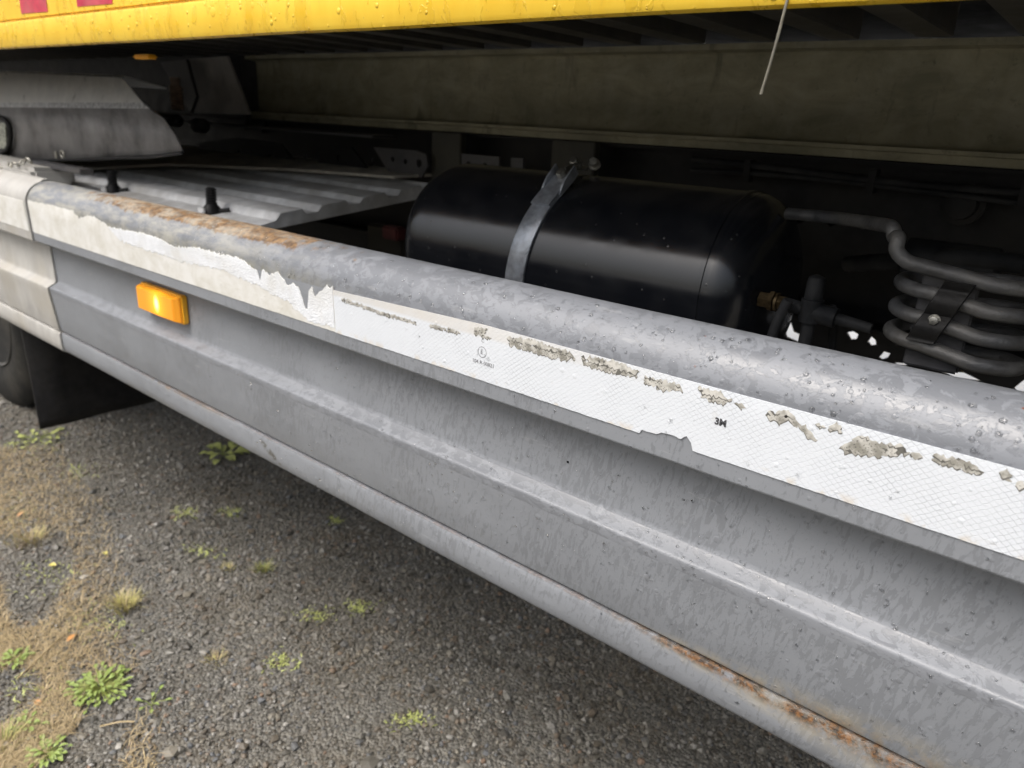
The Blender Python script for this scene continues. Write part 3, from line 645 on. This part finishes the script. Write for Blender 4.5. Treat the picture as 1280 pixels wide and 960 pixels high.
# fitting, valve and hoses at the tank's right end
c = at(962, 376, y=.88); bm = bmesh.new(); lathe(bm, c, (1, 0, 0), [(-.012, .010), (0, .010), (0.001, .013), (.006, .013), (.007, .009), (.02, .009)], 6); fin('brass_fitting', bm, m_brass, tank, 30)
bm = bmesh.new(); lathe(bm, c + Vector((.008, 0, 0)), (1, 0, 0), [(0, .0115), (.003, .0115)], 24); fin('brass_washer', bm, m_brass, tank, 30)
bm = bmesh.new(); lathe(bm, c + Vector((.02, 0, 0)), (1, 0, -.1), [(0, .008), (.03, .008), (.031, .012), (.06, .012), (.061, .007), (.10, .006)], 16); fin('valve_body', bm, m_hose, tank, 30)
c3 = at(1021, 350, y=.88); bm = bmesh.new(); lathe(bm, c3, (0, 0, -1), [(-.006, .003), (-.003, .009), (.004, .0105), (.022, .0105), (.023, .013), (.05, .013), (.051, .008), (.12, .008)], 18); fin('drain_valve', bm, m_hose, tank, 30)
for path, r in (([at(985, 375, y=.86), at(975, 395, y=.86), at(965, 420, y=.86), at(955, 460, y=.86)], .006), ([at(1040, 385, y=.90), at(1042, 400, y=.92), at(1040, 430, y=.93), at(1040, 470, y=.93)], .005), ([at(1280, 330, y=1.1), at(1200, 322, y=1.1), at(1140, 325, y=1.12), at(1060, 330, y=1.2)], .012)):
    bm = bmesh.new(); tube(bm, spline(path), r, 12); fin('air_hose', bm, m_hose, truck, 60)
c = at(1190, 330, y=1.12); bm = bmesh.new(); lathe(bm, c, (1, 0, 0), [(-.06, .02), (-.055, .028), (.05, .028), (.055, .02)], 24); fin('filter_canister', bm, m_hose, truck, 40)
c = at(488, 292, y=1.05); bx('red_connector', (c.x - .03, c.x + .02, c.y, c.y + .03, c.z - .014, c.z + .014), m_redl, truck, .004); c = at(480, 310, y=1.10); bx('junction_box', (c.x - .06, c.x + .06, c.y, c.y + .03, c.z - .06, c.z + .05), m_under, truck, .005)

# --- coiled cooling pipe
yf, yb = .80, .872; xl, xr = -.158, -.078; rb = (yb - yf) / 2; path = []
z = at(1118, 325, y=yf).z + .001
path += [at(984, 267, y=.95), at(1040, 272, y=.93), at(1090, 279, y=.87)]
pb = at(1114, 284, y=.82); path += [pb, pb + Vector((.006, -.006, -.008))]
c = Vector((-.162, yf, z)); path += [c + Vector((-.004, .004, .020)), c + Vector((-.002, .001, .008)), c + Vector((.010, 0, -.001))]
lv = z - .003; pitch = .0255
x1st = xl; path2 = []
xl = -.124
for t in range(4):
    za = lv - pitch * t
    # front run, left to right, then right bend to the back, back run, left bend to the front one pitch lower
    xs0 = -.140 if t == 0 else xl + .004; path2 += [Vector((xs0 + (xr - xs0) * u, yf, za - .008 * u)) for u in (0.0, .33, .66, 1)]
    path2 += [Vector((xr + rb * math.sin(a), (yf + rb) - rb * math.cos(a), za - .008 - .002 * a)) for a in (math.pi * k / 8 for k in range(1, 8))]
    if t == 3: path2 += [Vector((xr - .02, yb, za - .015)), Vector((xr - .08, yb, za - .015))]; break
    path2 += [Vector((xr + (xl - xr) * u, yb, za - .014 - .004 * u)) for u in (0, .5, 1)]
    path2 += [Vector((xl - rb * math.sin(a), (yf + rb) + rb * math.cos(a), za - .018 - .0022 * a)) for a in (math.pi * k / 8 for k in range(1, 8))]
    path2 += [Vector((xl, yf, za - pitch + .001))]
bm = bmesh.new(); tube(bm, spline(path + path2, 5), .0072, 16); coil = fin('cooling_coil', bm, m_pipe, truck, 60); coil['label'] = 'stacked loops of oxidised grey cooling pipe'
a, b_ = at(1186, 376, y=.79), at(1150, 428, y=.79)
xm = -.112
bm = bmesh.new(); rings = []
for i in range(41):
    u = i / 40; zz = .978 - .062 * u; bul = .0075 * abs(math.cos(math.pi * (zz - (lv - .0045 - pitch)) / pitch))
    yo = yf - .0092 - bul * .9; xo = xm + .010 - .022 * u
    rings.append([bm.verts.new((xo + dx, yo + dy, zz)) for dx, dy in ((-.013, .004), (-.012, -.001), (.012, -.001), (.013, .004))])
for p_, q_ in zip(rings, rings[1:]):
    for k in range(4): bm.faces.new((p_[k], p_[(k + 1) % 4], q_[(k + 1) % 4], q_[k]))
bm.faces.new(rings[0]); bm.faces.new(rings[-1][::-1]); fin('pipe_clamp', bm, m_rub, coil, 60)
bx('clamp_plate', (xm - .026, xm + .024, yf + .010, yf + .014, .885, .985), m_frame, coil)
bolt('clamp_bolt', at(1168, 400, y=yf - .012), (0, -1, 0), .0042, m_zinc, coil, .006)

# --- ribbed cover sheet behind the guard, on the left, with its rubber latches
sx0, sx1 = -2.6, -1.205
szf = lambda y: .912 + .104 * (y - .758)
pts = [(.672, 0)]; y = .758
pts = [(.672, -.012), (.758, -.012), (.788, -.010), (.797, .002)]
for k in range(4):
    b0 = .797 + k * .103; pts += [(b0 + .003, .003), (b0 + .050, .003), (b0 + .058, -.009), (b0 + .085, -.009), (b0 + .094, .002)]
pts = [(a, szf(a) + b_) for a, b_ in pts if a < 1.22]
bm = bmesh.new(); low = [(pts[-1][0], szf(pts[-1][0]) - .024), (pts[0][0], szf(pts[0][0]) - .024)]
prism(bm, [(sx0, a, b_) for a, b_ in pts + low], (sx1 - sx0, 0, 0)); fin('ribbed_cover', bm, m_alu, truck, 35, .0012)
bm = bmesh.new(); prism(bm, [(sx0 - .6, .672, szf(.672) - .004), (-2.16, .672, szf(.672) - .004), (-2.12, .80, szf(.80) + .008), (-1.98, .98, szf(.98) + .010), (-1.62, 1.10, szf(1.10) + .010), (-1.30, 1.16, szf(1.16) + .010), (-1.26, 1.26, szf(1.26) + .006), (sx0 - .6, 1.26, szf(1.26) + .006)], (0, 0, .006)); fin('deck_sheet', bm, m_deck, truck, 35, .001)
for a, b_ in ((142, 240), (265, 266)):
    yl = .765; c = at(a, b_, y=yl); zb = c.z
    bm = bmesh.new(); pr = [(0, .019), (.004, .020), (.010, .018), (.019, .0105)]
    for k in range(6): pr += [(.021 + k * .0050, .0105), (.0235 + k * .0050, .0105), (.0240 + k * .0050, .0078), (.0257 + k * .0050, .0078)]
    lathe(bm, (c.x, yl, zb - .002), (.06, 0, 1), pr, 18); lt = fin('rubber_latch', bm, m_rub, truck, 30)
    bm = bmesh.new(); box(bm, c.x - .012, c.x + .010, yl - .023, yl - .018, zb + .001, zb + .011); fin('latch_clip', bm, m_alu, lt, 30, .0015)
    bm = bmesh.new(); tube(bm, [(c.x + .01, yl + .002, zb + .004), (c.x + .03, yl + .02, zb + .008)], .004, 8); fin('latch_tongue', bm, m_rub, lt, 40)

# --- mudguard above the rear wheel
def fender():
    yo, yt_ = .765, .785
    cl, crr = at(-60, 131, y=yo), at(182, 132, y=yo)
    P = {'tl': at(-60, 86, y=yt_), 'tr': at(150, 94, y=yt_), 'cl': cl, 'cr': crr, 'm': at(205, 148, y=yo), 'm2': at(219, 168, y=yo), 'br': at(229, 190, y=yo), 'b1': at(175, 195, y=yo), 'b2': at(90, 199, y=yo), 'bl': at(-60, 202, y=yo - .0)}
    bm = bmesh.new(); V_ = {k: bm.verts.new(v) for k, v in P.items()}
    f1 = bm.faces.new([V_[k] for k in ('cl', 'cr', 'tr', 'tl')]); f2 = bm.faces.new([V_[k] for k in ('bl', 'b2', 'b1', 'br', 'm2', 'm', 'cr', 'cl')])
    tb = [bm.verts.new(P[k] + Vector((0, .10, -.02))) for k in ('tl', 'tr')]; f3 = bm.faces.new((V_['tl'], V_['tr'], tb[1], tb[0]))
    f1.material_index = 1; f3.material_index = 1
    bmesh.ops.bevel(bm, geom=[e for e in bm.edges if len(e.link_faces) == 2], offset=.006, segments=3, affect='EDGES', material=2)
    bmesh.ops.recalc_face_normals(bm, faces=bm.faces)
    me = bpy.data.meshes.new('mudguard'); bm.to_mesh(me); bm.free(); o = link('mudguard', me, [m_fend, m_fendtop_skylit, simple('pale_worn_edge', (.62, .62, .62), .4, 0, .4, 120, .001)], truck, 40)
    s = o.modifiers.new('thick', 'SOLIDIFY'); s.thickness = .004; s.offset = 0
    return o
fd = fender(); fd['label'] = 'scuffed grey plastic mudguard'
bm = bmesh.new(); tube(bm, spline([at(10, 200, y=.759), at(90, 200, y=.76), at(150, 197, y=.761), at(185, 196, y=.762), at(228, 191, y=.763)]), .0035, 8); fin('rubber_edge', bm, m_rub, fd, 60)
# black rounded frame, added sheet painted as the bright opening, hinge plate with shackle
bm = bmesh.new(); tube(bm, spline([at(-30, 146, y=.753), at(0, 147, y=.753), at(11, 156, y=.753), at(13, 172, y=.753), at(9, 187, y=.753), at(-4, 192, y=.753), at(-30, 193, y=.753)], 5), .007, 10); mo = fin('opening_frame', bm, m_rub, fd, 60)
bm = bmesh.new(); prism(bm, [at(-30, 150, y=.757), at(6, 154, y=.757), at(8, 185, y=.757), at(-30, 188, y=.757)], (0, .003, 0)); fin('bright_opening_fill', bm, simple('bright_opening_tone', (.36, .37, .30), .3, 0, .5, 90, .0005), fd)
A, B = at(36, 199, y=.70), at(98, 203, y=.70)
bm = bmesh.new(); box(bm, A.x, B.x, .70, .73, A.z - .014, A.z - .002); hp = fin('hinge_plate', bm, m_frame, truck, 30, .002)
bm = bmesh.new(); c = at(78, 193, y=.715); tube(bm, [c + Vector((math.cos(k * math.pi / 8) * .010, 0, math.sin(k * math.pi / 8) * .008)) for k in range(17)], .0018, 8); fin('ring', bm, m_zinc, hp, 60)
bm = bmesh.new(); c = at(71, 198, y=.71); tube(bm, [c, c + Vector((0, 0, .016))], .003, 8); fin('pin', bm, m_zinc, hp, 60)
for i in range(5):
    c = at(4 + i * 8, 209 - i * 2.0, y=.66); bm = bmesh.new(); T = Matrix.Rotation(i * 1.3, 3, 'X')
    tube(bm, [c + T @ Vector((math.cos(k * math.pi / 6) * .012, math.sin(k * math.pi / 6) * .007, 0)) for k in range(13)], .0022, 8); fin('chain_link', bm, m_zinc, hp, 60)
bx('corner_block', (-2.9, -1.98, .655, .75, .90, .945), m_white, truck, .01)

# --- mud flap and wheel
bm = bmesh.new(); n = 14; rings = []
for i in range(n + 1):
    z = .62 - (.62 - .247) * i / n; rings.append([bm.verts.new((-2.15 + .012 * math.sin(i / n * 2.2) + .004 * math.sin(y * 30) + dx, y, z)) for y in (.622, .70, .80, .90, 1.0) for dx in (0,)])
for a, b_ in zip(rings, rings[1:]):
    for k in range(4): bm.faces.new((a[k], a[k + 1], b_[k + 1], b_[k]))
mf = fin('mud_flap', bm, m_rub, truck, 60); s = mf.modifiers.new('thick', 'SOLIDIFY'); s.thickness = .008
def wheel(X_):
    y0 = .80; r = .40; bm = bmesh.new(); c = (X_, y0, r - .012)
    lathe(bm, c, (0, 1, 0), [(.012, r * .60), (0.0, r * .66), (-.006, r * .78), (.004, r * .90), (.018, r * .965), (.034, r), (.055, r), (.056, r - .012), (.066, r - .012), (.067, r), (.11, r), (.111, r - .012), (.121, r - .012), (.122, r), (.165, r), (.166, r - .012), (.176, r - .012), (.177, r), (.20, r), (.22, r * .965), (.235, r * .85), (.23, r * .62), (.20, r * .58)], 96)
    wh = fin('wheel', bm, m_tyre, truck, 40); bm = bmesh.new()
    lathe(bm, c, (0, 1, 0), [(.03, .03), (.02, .06), (.02, .10), (.07, .13), (.08, .19), (.02, .215), (.006, .236), (.012, .238), (.02, .236)], 64); fin('rim', bm, m_rim, wh, 40)
    for k in range(8):
        a = k * math.pi / 4; bolt('wheel_nut', (X_ + .085 * math.cos(a), y0 + .02, c[2] + .085 * math.sin(a)), (0, -1, 0), .013, m_zinc, wh, .02)
wheel(-3.12)

# ================================================================== PLANTS AND LITTER
def leafmat(name, c1, c2, tr=.25, rough=.5):
    b = NB(name); n = b.noise(60, 4); r = b.n('NewGeometry').outputs['Random Per Island']; c = b.mix(b.add(b.mul(r, .7), b.mul(n, .3)), c1, c2)
    b.b.inputs['Subsurface Weight'].default_value = 0
    return b.done(c, rough)
m_straw = leafmat('dry_straw', (.27, .20, .10), (.56, .45, .26)); m_grass = leafmat('green_grass', (.13, .19, .03), (.34, .36, .10)); m_grn = leafmat('weed_leaf', (.15, .23, .045), (.38, .45, .14), rough=.4); m_yg = leafmat('yellow_green_grass', (.34, .33, .09), (.58, .50, .2))
m_brownlit = leafmat('brown_litter', (.15, .11, .065), (.32, .24, .15)); m_moss = leafmat('pale_moss', (.30, .34, .09), (.52, .55, .2))
def blade(bm, x, y, z, h, wd, az_, lean, curl=1.5):
    d = Vector((math.cos(az_), math.sin(az_), 0)); s = Vector((-d.y, d.x, 0)); prev = None
    for k in range(4):
        t = k / 3; p_ = Vector((x, y, z)) + d * (lean * h * t ** curl) + Vector((0, 0, h * (t - .35 * lean * t * t)))
        ww = wd * (1 - t * .92) / 2; cur = (bm.verts.new(p_ - s * ww), bm.verts.new(p_ + s * ww))
        if prev: bm.faces.new((prev[0], prev[1], cur[1], cur[0]))
        prev = cur
def tuft(px, py, rad, n, h, mats, label, group=None, cat='grass tuft', name='grass_tuft', lean=(.3, 1.1)):
    c = at(px, py, z=0); c.z = gz(c.x, c.y); bm = bmesh.new()
    for i in range(n):
        a = random.uniform(0, 6.283); r = rad * math.sqrt(random.random()) * random.uniform(.3, 1)
        blade(bm, r * math.cos(a), r * math.sin(a), -.002, h * random.uniform(.45, 1.15), random.uniform(.0012, .0026), a + random.gauss(0, .8), random.uniform(*lean))
    for f in bm.faces: f.material_index = 0
    if len(mats) > 1:
        k = 0
        for i, f in enumerate(bm.faces): f.material_index = 1 if (i // 3) % 3 == 0 else 0
    me = bpy.data.meshes.new(name); bm.to_mesh(me); bm.free(); o = link(name, me, mats); o.location = c; me.shade_smooth()
    return tag(o, label, cat, group)
tuft(155, 757, .045, 230, .040, [m_yg, m_straw], 'yellowing grass tuft on bare gravel, left of centre of the yard', 'grass tufts in the gravel')
tuft(330, 713, .025, 110, .030, [m_grass, m_yg], 'small green grass tuft in gravel, nearest to the side guard', 'grass tufts in the gravel')
tuft(285, 712, .022, 60, .020, [m_yg, m_straw], 'short straw-coloured tuft just left of the small green tuft', 'grass tufts in the gravel')
tuft(270, 825, .03, 80, .022, [m_straw, m_yg], 'low straw-coloured tuft right of the leafy weed', 'grass tufts in the gravel')
tuft(38, 675, .06, 260, .035, [m_straw, m_yg], 'wide dry brown grass tuft at the left edge of the gravel', 'grass tufts in the gravel')
tuft(5, 935, .03, 70, .05, [m_grass, m_yg], 'green grass tuft in the bottom left corner', 'grass tufts in the gravel')
def leaf(bm, c, d, L, wd, up=.3, n=5):
    d = Vector(d).normalized(); s = Vector((-d.y, d.x, 0)).normalized(); prev = None
    for k in range(n + 1):
        t = k / n; ww = wd * math.sin(math.pi * (t * .88 + .08)) ** .8 / 2; p_ = Vector(c) + d * L * t + Vector((0, 0, L * (up * t - up * .9 * t * t)))
        cur = (bm.verts.new(p_ - s * ww + Vector((0, 0, ww * .4))), bm.verts.new(p_), bm.verts.new(p_ + s * ww + Vector((0, 0, ww * .4))))
        if prev:
            bm.faces.new((prev[0], prev[1], cur[1], cur[0])); bm.faces.new((prev[1], prev[2], cur[2], cur[1]))
        prev = cur
def weed(px, py, n, L, label, rad=.02, mat=None):
    c = at(px, py, z=0); c.z = gz(c.x, c.y); root = empty('leafy_weed', c); tag(root, label, 'weed', 'weeds in the gravel'); stem = bmesh.new()
    for i in range(n):
        a = i * 2.4 + random.uniform(-.4, .4); r = rad * math.sqrt((i + .5) / n) * random.uniform(.7, 1.2); b0 = Vector((r * math.cos(a), r * math.sin(a), .004 + .014 * (1 - r / rad * .6) * random.random()))
        tube(stem, [(0, 0, -.002), b0 * .5 + Vector((0, 0, .004)), b0], .0007, 5)
        bm = bmesh.new(); leaf(bm, (0, 0, 0), (math.cos(a), math.sin(a), 0), L * random.uniform(.6, 1.2), L * random.uniform(.45, .65), random.uniform(.1, .7))
        me = bpy.data.meshes.new('leaf'); bm.to_mesh(me); bm.free(); me.shade_smooth(); o = link('leaf', me, mat or m_grn, root); o.location = b0
    fin('stem', stem, m_grass, root, 60)
weed(125, 862, 130, .012, 'bright green leafy weed growing on brown litter at lower left', .055)
weed(20, 826, 36, .014, 'small green weed beside the long straw stalks at the left edge', .022)
weed(60, 945, 44, .014, 'green weed at the bottom edge below the large leafy weed', .03)
weed(35, 910, 26, .012, 'little green weed between the bottom weed and the left edge', .026)
weed(190, 882, 7, .012, 'tiny green sprig just right of the large leafy weed', .03)
weed(280, 568, 16, .045, 'pale green broad-leaved weed in the shade of the side guard', .055, m_moss)
weed(45, 551, 20, .022, 'low yellow-green weed patch beside the hanging mud flap', .08, m_moss)
# straw stalks and fallen leaves
for (a, b_, lab) in ((((22, 848), (80, 792)), None, 'long pale straw stalk lying in the gravel at lower left'), (((78, 826), (104, 768)), None, 'second straw stalk, shorter, lying right of the long one'), (((125, 908), (168, 902)), None, 'short flat straw piece below the large leafy weed')):
    P0, P1 = at(*a[0], z=.008), at(*a[1], z=.014); bm = bmesh.new(); tube(bm, spline([P0, (P0 + P1) / 2 + Vector((.003, .004, .004)), P1], 5), .0016, 6); tag(fin('straw_stalk', bm, m_straw, None, 60), lab, 'straw')
for px, py, L, mt, lab in ((84, 802, .024, ((.55, .25, .07), (.70, .36, .12)), 'orange-brown fallen leaf on the gravel below the straw stalks'), (44, 876, .018, ((.5, .22, .06), (.6, .3, .1)), 'small orange dead leaf at the left near the bottom'), (130, 690, .022, ((.42, .36, .10), (.5, .45, .15)), 'dull yellow fallen leaf above the yellowing tuft'), (62, 706, .018, ((.5, .42, .08), (.6, .5, .12)), 'yellow leaf lying at the left in dry grass'), (30, 640, .022, ((.5, .28, .12), (.6, .36, .2)), 'pale orange dead leaf in the dry grass at the left edge')):
    c = at(px, py, z=.008); bm = bmesh.new(); leaf(bm, (0, 0, 0), (random.uniform(-1, 1), .5, 0), L, L * .6, .25)
    me = bpy.data.meshes.new('fallen_leaf'); bm.to_mesh(me); bm.free(); o = link('fallen_leaf', me, leafmat('fallen_leaf', *mt)); o.location = c; o.rotation_euler = (random.uniform(-.3, .3), random.uniform(-.3, .3), random.uniform(0, 6)); tag(o, lab, 'leaf')
P0, P1 = at(981, 4, y=.553), at(951, 118, y=.548); bm = bmesh.new(); tube(bm, spline([P0 + Vector((0, .004, .004)), P0 * .5 + P1 * .5 + Vector((.0012, 0, 0)), P1], 8), .0011, 6); tag(fin('straw_stalk', bm, simple('dusty_stalk', (.15, .14, .11), .7), None, 60), 'thin pale stalk hanging down from the bottom edge of the yellow load body', 'straw')
# dry litter and moss nobody could count
def scatter(name, n, mask, mk, mats, label):
    bm = bmesh.new()
    for i in range(n):
        u, v = mask(); c = at(u, v, z=0); 
        if c.y < -.5 or c.x < -6: continue
        mk(bm, c.x, c.y, gz(c.x, c.y))
    me = bpy.data.meshes.new(name); bm.to_mesh(me); bm.free(); tag(link(name, me, mats), label, kind='stuff')
def lmask():
    while True:
        u = random.uniform(-120, 260); v = random.uniform(560, 1060)
        f = max(0, 1 - (u + 120) / (250 + (v - 560) * .20)); q = noise.noise(Vector((u * .012, v * .012, 2))) * .5 + .5
        if random.random() < f * .95 * (q > .46): return u, v
scatter('dry_grass', 26000, lmask, lambda bm, x, y, z: blade(bm, x, y, z + .001, random.uniform(.008, .026), random.uniform(.0009, .0022), random.uniform(0, 6.28), random.uniform(.6, 2.0)), m_straw, 'matted dry grass and straw spreading over the gravel at the left')
scatter('brown_litter', 7000, lmask, lambda bm, x, y, z: blade(bm, x, y, z + .001, random.uniform(.003, .010), random.uniform(.002, .005), random.uniform(0, 6.28), random.uniform(1.5, 3)), m_brownlit, 'brown plant litter lying between the stones at the left')
spots = [(30, 560, 60, 12), (60, 545, 40, 8), (100, 590, 40, 14), (20, 640, 40, 30), (395, 770, 30, 12), (250, 690, 30, 12), (60, 720, 60, 30), (420, 650, 12, 5), (120, 780, 60, 30), (450, 760, 25, 12), (350, 830, 25, 12), (230, 640, 20, 10), (40, 860, 50, 40), (290, 640, 20, 7), (510, 900, 30, 12)]
def smask():
    a, b_, c, d = random.choice(spots); return random.gauss(a, c * .4), random.gauss(b_, d * .4)
scatter('moss', 1500, smask, lambda bm, x, y, z: blade(bm, x, y, z + .001, random.uniform(.003, .009), random.uniform(.002, .005), random.uniform(0, 6.28), random.uniform(.8, 2)), m_moss, 'thin yellow-green moss in patches between the stones')
